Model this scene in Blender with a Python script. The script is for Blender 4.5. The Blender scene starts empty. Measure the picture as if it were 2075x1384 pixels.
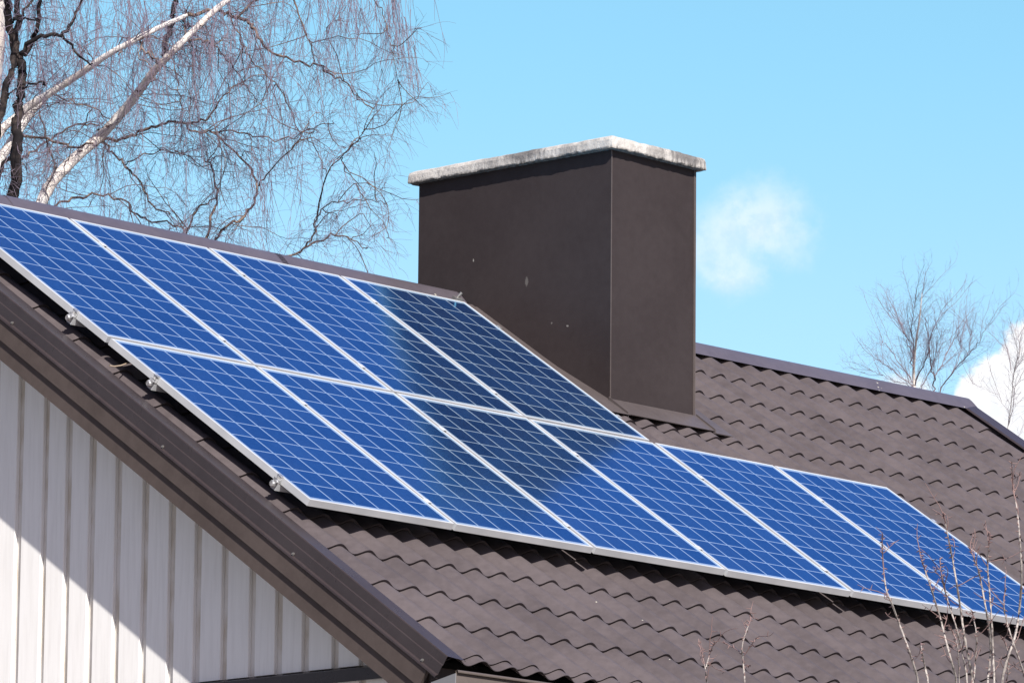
import bpy, math, random
import numpy as np
from mathutils import Vector, Matrix

S = bpy.context.scene
COL = S.collection
rng = random.Random(7)

# ------------------------------------------------------------------ camera
FPX = 11326.6                     # focal length in pixels of a 2075 px wide picture
CAM = np.array([-18.4573, -19.4093, -4.8298])
AZ, EL, RO = 0.7377, 0.1790, 0.0097
fd = np.array([math.cos(AZ)*math.cos(EL), math.sin(AZ)*math.cos(EL), math.sin(EL)])
fr = np.cross(fd, [0, 0, 1]); fr /= np.linalg.norm(fr)
fu = np.cross(fr, fd)
fr, fu = math.cos(RO)*fr + math.sin(RO)*fu, -math.sin(RO)*fr + math.cos(RO)*fu
cd = bpy.data.cameras.new('camera')
cd.sensor_width = 36.0
cd.lens = FPX/2075*36
cd.clip_start = 0.5
cd.clip_end = 5000
cam = bpy.data.objects.new('camera', cd)
COL.objects.link(cam)
cam.matrix_world = Matrix(((fr[0], fu[0], -fd[0], CAM[0]), (fr[1], fu[1], -fd[1], CAM[1]),
                           (fr[2], fu[2], -fd[2], CAM[2]), (0, 0, 0, 1)))
S.camera = cam

# ------------------------------------------------------------------ light
SUN = np.array([-0.61, -1.12, 1.0])          # direction towards the sun
SUN = SUN/np.linalg.norm(SUN)
EXPOSURE = 0.38
SKY_STRENGTH = 0.115
sl = bpy.data.lights.new('sun', 'SUN')
sl.energy = 5.0
sl.angle = math.radians(0.53)
sl.color = (1.0, 0.95, 0.88)
so = bpy.data.objects.new('sun', sl)
COL.objects.link(so)
so.location = (-20, -30, 40)
so.rotation_euler = Vector(SUN).to_track_quat('Z', 'Y').to_euler()

S.view_settings.view_transform = 'Standard'
S.view_settings.look = 'None'
S.view_settings.exposure = EXPOSURE
S.view_settings.gamma = 1.0
S.view_settings.use_curve_mapping = False
S.render.film_transparent = False
S.cycles.max_bounces = 8


class NT:
    """small helper to write node trees"""
    def __init__(self, tree):
        self.t = tree

    def n(self, kind, **kw):
        nd = self.t.nodes.new(kind)
        for k, v in kw.items():
            if k.startswith('i_'):
                key = k[2:]
                key = int(key) if key.isdigit() else key.replace('_', ' ')
                nd.inputs[key].default_value = v
            else:
                setattr(nd, k, v)
        return nd

    def l(self, a, b):
        self.t.links.new(a, b)

    def set(self, sock, v):
        if hasattr(v, 'is_output'):
            self.l(v, sock)
        else:
            sock.default_value = v

    def math(self, op, a, b=0.0, c=0.0, clamp=False):
        nd = self.n('ShaderNodeMath', operation=op, use_clamp=clamp)
        for s_, v in zip(nd.inputs, (a, b, c)):
            self.set(s_, v)
        return nd.outputs[0]

    def dot(self, a, v):
        nd = self.n('ShaderNodeVectorMath', operation='DOT_PRODUCT')
        self.l(a, nd.inputs[0])
        nd.inputs[1].default_value = tuple(v)
        return nd.outputs['Value']

    def mix(self, f, a, b, blend='MIX'):
        nd = self.n('ShaderNodeMix', data_type='RGBA', blend_type=blend)
        self.set(nd.inputs[0], f)
        for s_, v in ((nd.inputs[6], a), (nd.inputs[7], b)):
            if not hasattr(v, 'is_output') and len(v) == 3:
                v = tuple(v) + (1,)
            self.set(s_, v)
        return nd.outputs[2]

    def noise(self, vec, scale, detail=3, rough=0.55, dist=0.0):
        nd = self.n('ShaderNodeTexNoise')
        nd.inputs['Scale'].default_value = scale
        nd.inputs['Detail'].default_value = detail
        nd.inputs['Roughness'].default_value = rough
        nd.inputs['Distortion'].default_value = dist
        if vec is not None:
            self.l(vec, nd.inputs['Vector'])
        return nd.outputs['Fac']

    def ramp(self, f, a, b):
        nd = self.n('ShaderNodeMapRange', interpolation_type='SMOOTHSTEP')
        self.set(nd.inputs['Value'], f)
        nd.inputs['From Min'].default_value = a
        nd.inputs['From Max'].default_value = b
        return nd.outputs['Result']

    def scale(self, vec, v):
        nd = self.n('ShaderNodeVectorMath', operation='MULTIPLY')
        self.l(vec, nd.inputs[0])
        nd.inputs[1].default_value = v
        return nd.outputs[0]


# ------------------------------------------------------------------ sky
def pixdir(x, y):
    v = fd + fr*(x-1037.5)/FPX - fu*(y-692)/FPX
    return v/np.linalg.norm(v)


W = bpy.data.worlds.new('World')
S.world = W
W.use_nodes = True
t = NT(W.node_tree)
W.node_tree.nodes.clear()
sky = t.n('ShaderNodeTexSky', sky_type='NISHITA', sun_disc=False)
sky.sun_elevation = math.asin(SUN[2])
sky.sun_rotation = math.atan2(SUN[0], SUN[1])
sky.altitude = 0
sky.air_density = 1.0
sky.dust_density = 0.6
sky.ozone_density = 1.6
tc = t.n('ShaderNodeTexCoord')
dirv = tc.outputs['Generated']
sepd = t.n('ShaderNodeSeparateXYZ')
t.l(dirv, sepd.inputs[0])
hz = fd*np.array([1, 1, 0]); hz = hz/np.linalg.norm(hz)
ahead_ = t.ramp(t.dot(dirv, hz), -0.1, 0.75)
tint_hi = t.mix(ahead_, (0.66, 0.55, 0.62), (1.02, 0.97, 1.28))  # unseen sky away from the view is dimmed to weaken the fill light
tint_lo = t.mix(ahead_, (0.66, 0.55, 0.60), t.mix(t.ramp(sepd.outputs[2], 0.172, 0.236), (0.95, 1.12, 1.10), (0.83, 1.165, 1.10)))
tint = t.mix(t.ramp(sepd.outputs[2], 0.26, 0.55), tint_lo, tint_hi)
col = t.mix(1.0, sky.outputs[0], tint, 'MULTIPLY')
# clouds: soft white heaps at given directions of the sky, broken up by noise
big = t.noise(t.scale(dirv, (1, 1, 1)), 90, 5, 0.6)
fine = t.noise(t.scale(dirv, (1, 1, 1)), 260, 4, 0.6)
CLOUDS = [(1555, 425, 92, 80, 0.0, 0.46, 0.52, 1.2), (1470, 495, 112, 104, 0.0, 0.44, 0.52, 1.3), (1500, 560, 75, 48, 0.0, 0.34, 0.6, 1.2),
          (1590, 500, 70, 60, 0.0, 0.22, 0.8, 1.2),
          (2070, 850, 150, 165, 0.0, 1.0, 0.26, 0.14), (1995, 900, 135, 120, 0.0, 1.0, 0.26, 0.16),
          (2140, 790, 150, 160, 0.0, 1.0, 0.26, 0.16), (1835, 805, 80, 52, 0.0, 0.75, 0.5, 0.6),
          (560, 700, 260, 130, 0.0, 0.6, 0.5, 0.8)]
for (px, py, rx, ry, ang, amt, brk, soft) in CLOUDS:
    c = pixdir(px, py)
    er = fr - c*np.dot(fr, c); er /= np.linalg.norm(er)
    eu = np.cross(er, c)
    a = t.dot(dirv, er*FPX/rx)
    b = t.dot(dirv, eu*FPX/ry)
    ahead = t.math('GREATER_THAN', t.dot(dirv, c), 0.0)
    q = t.math('SQRT', t.math('ADD', t.math('MULTIPLY', a, a), t.math('MULTIPLY', b, b)))
    nz = t.math('ADD', t.math('MULTIPLY', t.math('SUBTRACT', big, 0.5), brk*2.4),
                t.math('MULTIPLY', t.math('SUBTRACT', fine, 0.5), brk*1.0))
    m = t.ramp(t.math('ADD', t.math('SUBTRACT', 1.0, q), nz), 0.0 - soft*0.2, soft*0.8)
    m = t.math('MULTIPLY', t.math('MULTIPLY', m, amt), ahead)
    col = t.mix(m, col, t.mix(t.ramp(t.math('ADD', fine, t.math('MULTIPLY', b, 0.12)), 0.36, 0.60), (6.5, 6.65, 6.9), (7.4, 7.4, 7.5)))
bg = t.n('ShaderNodeBackground')
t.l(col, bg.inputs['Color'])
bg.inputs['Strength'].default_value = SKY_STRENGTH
wo = t.n('ShaderNodeOutputWorld')
t.l(bg.outputs[0], wo.inputs['Surface'])

# ------------------------------------------------------------------ roof frame: u along the ridge, v down the slope, n off the plane
TH = 0.5917
SD = np.array([0, -math.cos(TH), -math.sin(TH)])
NN = np.array([0, -math.sin(TH), math.cos(TH)])
GROUND_Z = -6.4


def R(u, v, n):
    return np.array([u, 0, 0]) + v*SD + n*NN


def pix(x, y, depth):
    """the point seen at photo pixel x, y at the given depth before the camera"""
    return CAM + depth*(fd + fr*(x-1037.5)/FPX - fu*(y-692)/FPX)


# ------------------------------------------------------------------ mesh helpers
class MB:
    def __init__(self):
        self.v = []; self.f = []; self.s = []

    def add(self, verts, faces, smooth=False):
        o = len(self.v)
        self.v.extend([tuple(float(c) for c in p) for p in verts])
        self.f.extend([tuple(i+o for i in f) for f in faces])
        self.s.extend([smooth]*len(faces))
        return self

    def box(self, lo, hi, fn=None):
        x0, y0, z0 = lo; x1, y1, z1 = hi
        P = [(x0, y0, z0), (x1, y0, z0), (x1, y1, z0), (x0, y1, z0), (x0, y0, z1), (x1, y0, z1), (x1, y1, z1), (x0, y1, z1)]
        if fn:
            P = [fn(*p) for p in P]
        self.add(P, [(0, 3, 2, 1), (4, 5, 6, 7), (0, 1, 5, 4), (1, 2, 6, 5), (2, 3, 7, 6), (3, 0, 4, 7)])
        return self

    def rbox(self, u, v, n):
        """box in the roof frame; u, v, n are (lo, hi)"""
        return self.box((u[0], -v[1], n[0]), (u[1], -v[0], n[1]), lambda a, b, c: R(a, -b, c))

    def tube(self, pts, radii, sides=3, cap=False, smooth=True):
        pts = [np.asarray(p, float) for p in pts]
        rings = []
        ref = np.array([0.31, 0.17, 0.93])
        for i, p in enumerate(pts):
            a = pts[max(i-1, 0)]; b = pts[min(i+1, len(pts)-1)]
            d = b-a; L = math.sqrt(d@d) or 1.0
            d = d/L
            e = np.cross(d, ref); m = math.sqrt(e@e)
            if m < 1e-3:
                e = np.cross(d, [1, 0, 0]); m = math.sqrt(e@e)
            e = e/m
            g = np.cross(d, e)
            r = radii[i] if hasattr(radii, '__len__') else radii
            rings.append([p + r*(math.cos(k*2*math.pi/sides)*e + math.sin(k*2*math.pi/sides)*g) for k in range(sides)])
        V = [q for ring in rings for q in ring]
        F = []
        for i in range(len(pts)-1):
            for k in range(sides):
                k2 = (k+1) % sides
                F.append((i*sides+k, i*sides+k2, (i+1)*sides+k2, (i+1)*sides+k))
        if cap:
            F.append(tuple(range(sides-1, -1, -1)))
            F.append(tuple((len(pts)-1)*sides+k for k in range(sides)))
        return self.add(V, F, smooth)

    def strip(self, prof, along0, along1, fn, smooth=False, closed=False, caps=False):
        """sweep a 2-d profile list between two values along a straight axis; fn(t, a, b) -> world"""
        V = [fn(along0, a, b) for a, b in prof] + [fn(along1, a, b) for a, b in prof]
        k = len(prof)
        m = k if closed else k-1
        F = [(i, (i+1) % k, k+(i+1) % k, k+i) for i in range(m)]
        self.add(V, F, smooth)
        if caps:
            self.add([fn(along0, a, b) for a, b in prof], [tuple(range(k-1, -1, -1))])
            self.add([fn(along1, a, b) for a, b in prof], [tuple(range(k))])
        return self

    def build(self, name, mat, parent=None, origin=None):
        me = bpy.data.meshes.new(name)
        V = self.v
        if origin is not None:
            V = (np.asarray(V) - np.asarray(origin)).tolist()
        me.from_pydata(V, [], self.f)
        me.polygons.foreach_set('use_smooth', self.s)
        me.materials.append(mat)
        me.update()
        o = bpy.data.objects.new(name, me)
        COL.objects.link(o)
        if parent is not None:
            o.parent = parent
        if origin is not None and parent is None:
            o.location = origin
        return o


def empty(name, loc, label=None, cat=None, group=None, rot=None):
    o = bpy.data.objects.new(name, None)
    COL.objects.link(o)
    o.location = tuple(loc)
    o.empty_display_size = 0.2
    if rot:
        o.rotation_euler = rot
    tag(o, label, cat, group)
    return o


def tag(o, label=None, cat=None, group=None, kind=None):
    if label: o['label'] = label
    if cat: o['category'] = cat
    if group: o['group'] = group
    if kind: o['kind'] = kind
    return o


# ------------------------------------------------------------------ materials
def material(name, base=(0.5, 0.5, 0.5), rough=0.5, metal=0.0, spec=0.5):
    m = bpy.data.materials.new(name)
    m.use_nodes = True
    nt = NT(m.node_tree)
    b = m.node_tree.nodes['Principled BSDF']
    b.inputs['Base Color'].default_value = tuple(base)+(1,)
    b.inputs['Roughness'].default_value = rough
    b.inputs['Metallic'].default_value = metal
    b.inputs['Specular IOR Level'].default_value = spec
    return m, nt, b


def objco(nt):
    return nt.n('ShaderNodeTexCoord').outputs['Object']


def bump(nt, b, h, strength=0.3, dist=0.01):
    bp = nt.n('ShaderNodeBump')
    bp.inputs['Strength'].default_value = strength
    bp.inputs['Distance'].default_value = dist
    nt.l(h, bp.inputs['Height'])
    nt.l(bp.outputs[0], b.inputs['Normal'])


def sheet_brown(name, base, rough, spec=0.5, spots=(), speck=None, mott=0.18, wavy=0.0):
    m, nt, b = material(name, base, rough, 0.0, spec)
    oc = objco(nt)
    f = nt.math('ADD', nt.math('MULTIPLY', nt.noise(oc, 2.3, 5, 0.6), 0.6), nt.math('MULTIPLY', nt.noise(oc, 19, 4, 0.6), 0.4))
    lo = tuple(c*(1-mott) for c in base); hi = tuple(c*(1+mott)+0.004 for c in base)
    colr = nt.mix(nt.ramp(f, 0.3, 0.7), lo, hi)
    # fine dust grain
    g = nt.noise(oc, 240, 2, 0.5)
    colr = nt.mix(nt.math('MULTIPLY', nt.ramp(g, 0.62, 0.78), 0.12), colr, (0.26, 0.23, 0.22))
    if speck:
        sc, thr, amount = speck
        vo = nt.n('ShaderNodeTexVoronoi')
        vo.inputs['Scale'].default_value = sc
        nt.l(oc, vo.inputs['Vector'])
        near = nt.ramp(vo.outputs['Distance'], thr, thr*0.55)
        sel = nt.ramp(nt.noise(oc, sc*0.21, 2), 1-amount, 1-amount+0.02)
        colr = nt.mix(nt.math('MULTIPLY', near, sel), colr, (0.55, 0.53, 0.44))
    for (c, r, stretch, k) in spots:
        sub = nt.n('ShaderNodeVectorMath', operation='SUBTRACT')
        nt.l(oc, sub.inputs[0]); sub.inputs[1].default_value = tuple(c)
        sc_ = nt.scale(sub.outputs[0], (1/r, 1/r, 1/(r*stretch)))
        ln = nt.n('ShaderNodeVectorMath', operation='LENGTH')
        nt.l(sc_, ln.inputs[0])
        e = nt.math('ADD', ln.outputs['Value'], nt.math('MULTIPLY', nt.math('SUBTRACT', nt.noise(oc, 90, 2), 0.5), 1.2))
        colr = nt.mix(nt.math('MULTIPLY', nt.ramp(e, 1.0, 0.6), k), colr, (0.62, 0.6, 0.55))
    nt.l(colr, b.inputs['Base Color'])
    rr = nt.n('ShaderNodeMapRange')
    nt.l(nt.noise(oc, 7, 4), rr.inputs['Value'])
    rr.inputs['To Min'].default_value = rough-0.08
    rr.inputs['To Max'].default_value = rough+0.10
    nt.l(rr.outputs[0], b.inputs['Roughness'])
    if wavy:
        bump(nt, b, nt.noise(oc, 1.7, 2), wavy, 0.02)
    return m


TILE = (0.096, 0.080, 0.083)
m_tile = sheet_brown('roof_tile_coating', TILE, 0.50, 0.14, speck=(9.0, 0.05, 0.36), mott=0.20)
m_trim = sheet_brown('trim_coating', (0.042, 0.032, 0.033), 0.28, 0.40, mott=0.10)
m_ridge = sheet_brown('ridge_coating', (0.098, 0.084, 0.100), 0.34, 0.65, speck=(16.0, 0.14, 0.42), mott=0.12)
m_board = sheet_brown('barge_paint', (0.083, 0.065, 0.060), 0.62, 0.1, mott=0.14)
m_flash = sheet_brown('flashing_coating', (0.092, 0.076, 0.075), 0.45, 0.4, mott=0.12)
m_chim = sheet_brown('chimney_sheet', (0.041, 0.0325, 0.0335), 0.50, 0.08, mott=0.07, wavy=0.05,
                     spots=(((4.52, 1.78, 1.292), 0.008, 1.5, 0.50), ((4.52, 1.37, 1.12), 0.014, 2.6, 0.14), ((4.52, 1.06, 0.83), 0.010, 0.8, 0.35),
                            ((4.52, 1.18, 0.86), 0.009, 0.8, 0.2)))
m_seam = sheet_brown('chimney_seam', (0.105, 0.085, 0.080), 0.42, 0.3, mott=0.08)
m_gutter = sheet_brown('gutter_coating', (0.120, 0.097, 0.085), 0.40, 0.5, mott=0.08)
m_gutterend, _, _ = material('gutter_end_grey', (0.20, 0.20, 0.21), 0.45)
m_dark, _, _ = material('dark_underlay', (0.012, 0.011, 0.011), 0.8)
m_hook, _, _ = material('weathered_zinc', (0.10, 0.11, 0.12), 0.55, 0.3)
m_screw, _, _ = material('zinc_screw', (0.24, 0.23, 0.22), 0.45, 0.5)

# anodised aluminium
m_alu, nt, b = material('anodised_aluminium', (0.60, 0.61, 0.63), 0.45, 0.10)
oc = objco(nt)
nt.l(nt.mix(nt.ramp(nt.noise(oc, 3, 4), 0.35, 0.7), (0.53, 0.545, 0.565), (0.63, 0.645, 0.665)), b.inputs['Base Color'])
m_clamp, nt, b = material('bright_aluminium', (0.82, 0.82, 0.82), 0.25, 0.65)
oc = objco(nt)
nt.l(nt.mix(nt.ramp(nt.noise(oc, 60, 2), 0.4, 0.6), (0.45, 0.45, 0.45), (0.9, 0.9, 0.9)), b.inputs['Base Color'])

# polycrystalline cells under glass; object x runs along the ridge, y up the slope
PW, PL = 0.992, 1.65
m_cell, nt, b = material('solar_cells', (0.01, 0.03, 0.14), 0.16, 0.0, 0.5)
oc = objco(nt)
sep = nt.n('ShaderNodeSeparateXYZ')
nt.l(oc, sep.inputs[0])


def cellgrid(co, start, pitch, gap, count):
    q = nt.math('DIVIDE', nt.math('SUBTRACT', co, start), pitch)
    fr_ = nt.math('FRACT', q)
    dist = nt.math('MULTIPLY', nt.math('MINIMUM', fr_, nt.math('SUBTRACT', 1.0, fr_)), pitch)
    line = nt.math('LESS_THAN', dist, gap/2)
    out = nt.math('MAXIMUM', nt.math('LESS_THAN', q, 0.0), nt.math('GREATER_THAN', q, float(count)))
    return nt.math('MAXIMUM', line, out), nt.math('FLOOR', q)


CX0, CPX = 0.0250, 0.1570
CY0, CPY = 0.0300, 0.1590
gx, ix = cellgrid(sep.outputs[0], CX0, CPX, 0.0105, 6)
gy, iy = cellgrid(sep.outputs[1], CY0, CPY, 0.0080, 10)
grid = nt.math('MAXIMUM', gx, gy)
oi = nt.n('ShaderNodeObjectInfo')
cmb = nt.n('ShaderNodeCombineXYZ')
nt.l(ix, cmb.inputs[0]); nt.l(iy, cmb.inputs[1]); nt.l(nt.math('MULTIPLY', oi.outputs['Random'], 37.0), cmb.inputs[2])
wn = nt.n('ShaderNodeTexWhiteNoise', noise_dimensions='3D')
nt.l(cmb.outputs[0], wn.inputs['Vector'])
vo = nt.n('ShaderNodeTexVoronoi')
vo.inputs['Scale'].default_value = 70
vsh = nt.n('ShaderNodeVectorMath', operation='ADD')
nt.l(oc, vsh.inputs[0]); nt.l(cmb.outputs[0], vsh.inputs[1])
nt.l(vsh.outputs[0], vo.inputs['Vector'])
grain = nt.n('ShaderNodeSeparateColor')
nt.l(vo.outputs['Color'], grain.inputs[0])
shade = nt.math('ADD', nt.math('MULTIPLY', wn.outputs['Value'], 0.55), nt.math('MULTIPLY', grain.outputs[0], 0.45))
cellc = nt.mix(shade, (0.0110, 0.026, 0.098), (0.0210, 0.058, 0.185))
dirt = nt.ramp(nt.noise(vsh.outputs[0], 2.2, 5, 0.6), 0.4, 0.75)
cellc = nt.mix(nt.math('MULTIPLY', dirt, 0.035), cellc, (0.30, 0.32, 0.33))
nt.l(nt.mix(grid, cellc, (0.36, 0.48, 0.62)), b.inputs['Base Color'])
b.inputs['Roughness'].default_value = 0.5
b.inputs['Specular IOR Level'].default_value = 0.0
# the blue anti-reflection film of the cells mirrors mostly blue light; the glass above adds a weak neutral sheen
film = nt.n('ShaderNodeBsdfGlossy')
film.inputs['Roughness'].default_value = 0.14
nt.l(nt.mix(grid, (0.040, 0.46, 0.84), (0.38, 0.70, 1.0)), film.inputs['Color'])
glass = nt.n('ShaderNodeBsdfGlossy')
glass.inputs['Roughness'].default_value = 0.10
glass.inputs['Color'].default_value = (0.9, 0.95, 1.0, 1)
fres = nt.n('ShaderNodeFresnel')
fres.inputs['IOR'].default_value = 1.25
m1 = nt.n('ShaderNodeMixShader')
m1.inputs[0].default_value = 0.52
nt.l(b.outputs[0], m1.inputs[1]); nt.l(film.outputs[0], m1.inputs[2])
m2 = nt.n('ShaderNodeMixShader')
nt.l(nt.math('MULTIPLY', fres.outputs[0], 0.30), m2.inputs[0])
nt.l(m1.outputs[0], m2.inputs[1]); nt.l(glass.outputs[0], m2.inputs[2])
nt.l(m2.outputs[0], m_cell.node_tree.nodes['Material Output'].inputs['Surface'])

# white painted timber cladding
m_clad, nt, b = material('white_cladding_paint', (0.78, 0.78, 0.76), 0.6, 0, 0.3)
oc = objco(nt)
streak = nt.noise(nt.scale(oc, (14, 14, 1.1)), 3.0, 5, 0.6)
c1 = nt.mix(nt.ramp(streak, 0.35, 0.75), (0.90, 0.885, 0.865), (0.83, 0.812, 0.79))
c1 = nt.mix(nt.math('MULTIPLY', nt.ramp(nt.noise(nt.scale(oc, (9, 9, 2.2)), 5, 4), 0.70, 0.82), 0.22), c1, (0.46, 0.46, 0.48))
nt.l(c1, b.inputs['Base Color'])
bump(nt, b, nt.noise(nt.scale(oc, (60, 60, 2)), 2.0, 4), 0.15, 0.004)
m_cladgap, nt, b = material('recess_paint', (0.40, 0.34, 0.25), 0.8, 0, 0.2)  # recess level between the boards, darker and tanner than their faces
oc = objco(nt)
nt.l(nt.mix(nt.ramp(nt.noise(nt.scale(oc, (5, 5, 1.5)), 3, 4), 0.35, 0.7), (0.74, 0.71, 0.67), (0.58, 0.52, 0.44)), b.inputs['Base Color'])

# stained concrete of the chimney cap
m_conc, nt, b = material('stained_concrete', (0.5, 0.48, 0.45), 0.9, 0, 0.2)
oc = objco(nt)
base = nt.mix(nt.ramp(nt.noise(oc, 26, 5, 0.65), 0.3, 0.7), (0.48, 0.455, 0.425), (0.62, 0.595, 0.56))
drip = nt.noise(nt.scale(oc, (38, 38, 5)), 1.0, 5, 0.7)
blot = nt.noise(oc, 2.6, 3, 0.6)
base = nt.mix(nt.math('MULTIPLY', nt.ramp(drip, 0.60, 0.74), 0.6), base, (0.13, 0.12, 0.115))
base = nt.mix(nt.math('MULTIPLY', nt.ramp(blot, 0.54, 0.70), 0.35), base, (0.21, 0.195, 0.185))
sz = nt.n('ShaderNodeSeparateXYZ'); nt.l(oc, sz.inputs[0])
for (c_, rad_, k_) in (((5.12, 0.69, 1.85), 0.20, 0.80), ((4.86, 0.69, 1.83), 0.10, 0.45), ((4.47, 1.36, 1.86), 0.20, 0.75), ((4.47, 1.62, 1.86), 0.10, 0.35), ((4.47, 1.02, 1.80), 0.09, 0.35)):
    sb = nt.n('ShaderNodeVectorMath', operation='SUBTRACT')
    nt.l(oc, sb.inputs[0]); sb.inputs[1].default_value = c_
    sc_ = nt.scale(sb.outputs[0], (1/rad_, 1/rad_, 1/0.07))
    ln_ = nt.n('ShaderNodeVectorMath', operation='LENGTH'); nt.l(sc_, ln_.inputs[0])
    ee = nt.math('ADD', ln_.outputs['Value'], nt.math('MULTIPLY', nt.math('SUBTRACT', drip, 0.5), 2.2))
    base = nt.mix(nt.math('MULTIPLY', nt.ramp(ee, 1.15, 0.35), k_), base, (0.085, 0.080, 0.085))
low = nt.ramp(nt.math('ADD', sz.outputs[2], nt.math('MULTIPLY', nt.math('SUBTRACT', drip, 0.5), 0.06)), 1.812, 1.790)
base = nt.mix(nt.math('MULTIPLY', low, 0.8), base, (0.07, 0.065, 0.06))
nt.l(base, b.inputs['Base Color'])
bump(nt, b, nt.noise(oc, 55, 5, 0.7), 0.55, 0.010)

# birch bark, twigs
m_bark, nt, b = material('birch_bark', (0.6, 0.57, 0.52), 0.75, 0, 0.2)
oc = objco(nt)
ba = nt.noise(nt.scale(oc, (3, 3, 9)), 2.2, 5, 0.7)
bc = nt.mix(nt.ramp(nt.noise(oc, 5, 4), 0.35, 0.65), (0.80, 0.77, 0.74), (0.66, 0.60, 0.55))
bc = nt.mix(nt.ramp(ba, 0.60, 0.66), bc, (0.075, 0.040, 0.036))
nt.l(bc, b.inputs['Base Color'])
m_limb, nt, b = material('brown_branch_bark', (0.14, 0.10, 0.085), 0.8, 0, 0.2)
oc = objco(nt)
nt.l(nt.mix(nt.ramp(nt.noise(oc, 6, 5, 0.7), 0.40, 0.62), (0.060, 0.040, 0.042), (0.26, 0.19, 0.15)), b.inputs['Base Color'])
m_darkbark, nt, b = material('dark_bark', (0.035, 0.03, 0.03), 0.85, 0, 0.2)
oc = objco(nt)
nt.l(nt.mix(nt.ramp(nt.noise(oc, 8, 5, 0.7), 0.45, 0.7), (0.014, 0.012, 0.014), (0.075, 0.058, 0.052)), b.inputs['Base Color'])
m_twig, nt, b = material('purple_twig', (0.10, 0.06, 0.075), 0.7, 0, 0.25)
oc = objco(nt)
nt.l(nt.mix(nt.ramp(nt.noise(oc, 2.5, 3), 0.35, 0.65), (0.17, 0.138, 0.195), (0.27, 0.215, 0.265)), b.inputs['Base Color'])
m_faint, nt, b = material('grey_violet_bark', (0.2, 0.15, 0.2), 0.8, 0, 0.2)
oc = objco(nt)
nt.l(nt.mix(nt.noise(oc, 6, 4), (0.12, 0.085, 0.12), (0.32, 0.25, 0.26)), b.inputs['Base Color'])
m_stem, nt, b = material('pale_shrub_bark', (0.42, 0.38, 0.35), 0.7, 0, 0.3)
oc = objco(nt)
nt.l(nt.mix(nt.ramp(nt.noise(oc, 45, 4, 0.7), 0.36, 0.58), (0.13, 0.105, 0.10), (0.44, 0.40, 0.37)), b.inputs['Base Color'])
m_shoot, nt, b = material('red_shoot', (0.20, 0.075, 0.075), 0.6, 0, 0.3)
oc = objco(nt)
nt.l(nt.mix(nt.noise(oc, 30, 2), (0.17, 0.115, 0.12), (0.30, 0.195, 0.175)), b.inputs['Base Color'])
m_ground, nt, b = material('pale_bounce_ground', (0.09, 0.10, 0.04), 0.95, 0, 0.1)
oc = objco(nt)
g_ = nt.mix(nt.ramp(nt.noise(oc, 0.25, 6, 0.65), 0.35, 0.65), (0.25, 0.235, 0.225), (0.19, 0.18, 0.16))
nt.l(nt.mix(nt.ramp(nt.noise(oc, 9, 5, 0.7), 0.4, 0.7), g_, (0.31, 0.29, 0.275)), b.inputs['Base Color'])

# ------------------------------------------------------------------ ground: unseen, colour raised to bounce more light onto the walls
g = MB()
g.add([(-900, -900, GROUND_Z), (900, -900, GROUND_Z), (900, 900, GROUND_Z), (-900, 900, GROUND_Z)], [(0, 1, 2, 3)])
tag(g.build('ground', m_ground), kind='structure')

# ------------------------------------------------------------------ house
HX0, HX1 = 0.121, 8.72          # gable wall planes (recess level)
U0, U1 = -0.21, 9.08           # roof sheet along the ridge
RY, RZ = None, None
CREST, TROUGH = -0.115, -0.150
V_TOP, V_EAVE = -2.06, 2.985
ridge_pt = R(0, -2.09, -0.10)
RY = float(ridge_pt[1])
house = empty('house', (4.3, RY, GROUND_Z), 'white board clad gabled house with brown tiled roof and brown barge boards', 'house')
HL = np.array(house.location)


def hb(mb, name, mat, parent=None):
    """part of the house: mesh kept in world coordinates"""
    o = mb.build(name, mat, parent or house)
    if parent is None:
        o.location = -Vector(house.location)
    return o


# --- tiled front slope, pressed metal tiles: waves along u, steps down v
PITCH, PHASE = 0.1833, 0.092
rows = [V_TOP, -1.669, -1.306, -0.943] + [-0.943 + k*(1.886+0.943)/8 for k in range(1, 9)] + [2.231, 2.576, 2.932, V_EAVE]


def wave(u):
    near = math.exp(-(max(u, 0.0)/0.20)**2)          # the sheet's edge rides up a little on the verge batten
    c = 0.5+0.5*math.cos((u-PHASE+0.022*near)*2*math.pi/PITCH)
    return TROUGH + (CREST-TROUGH)*(c**1.05) + 0.012*near


def nflash(v):
    """height of the flashing channel on the chimney's gable side"""
    k = min(1.0, max(0.0, (v+1.30)/0.48))
    return -0.129+0.030*k


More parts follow.
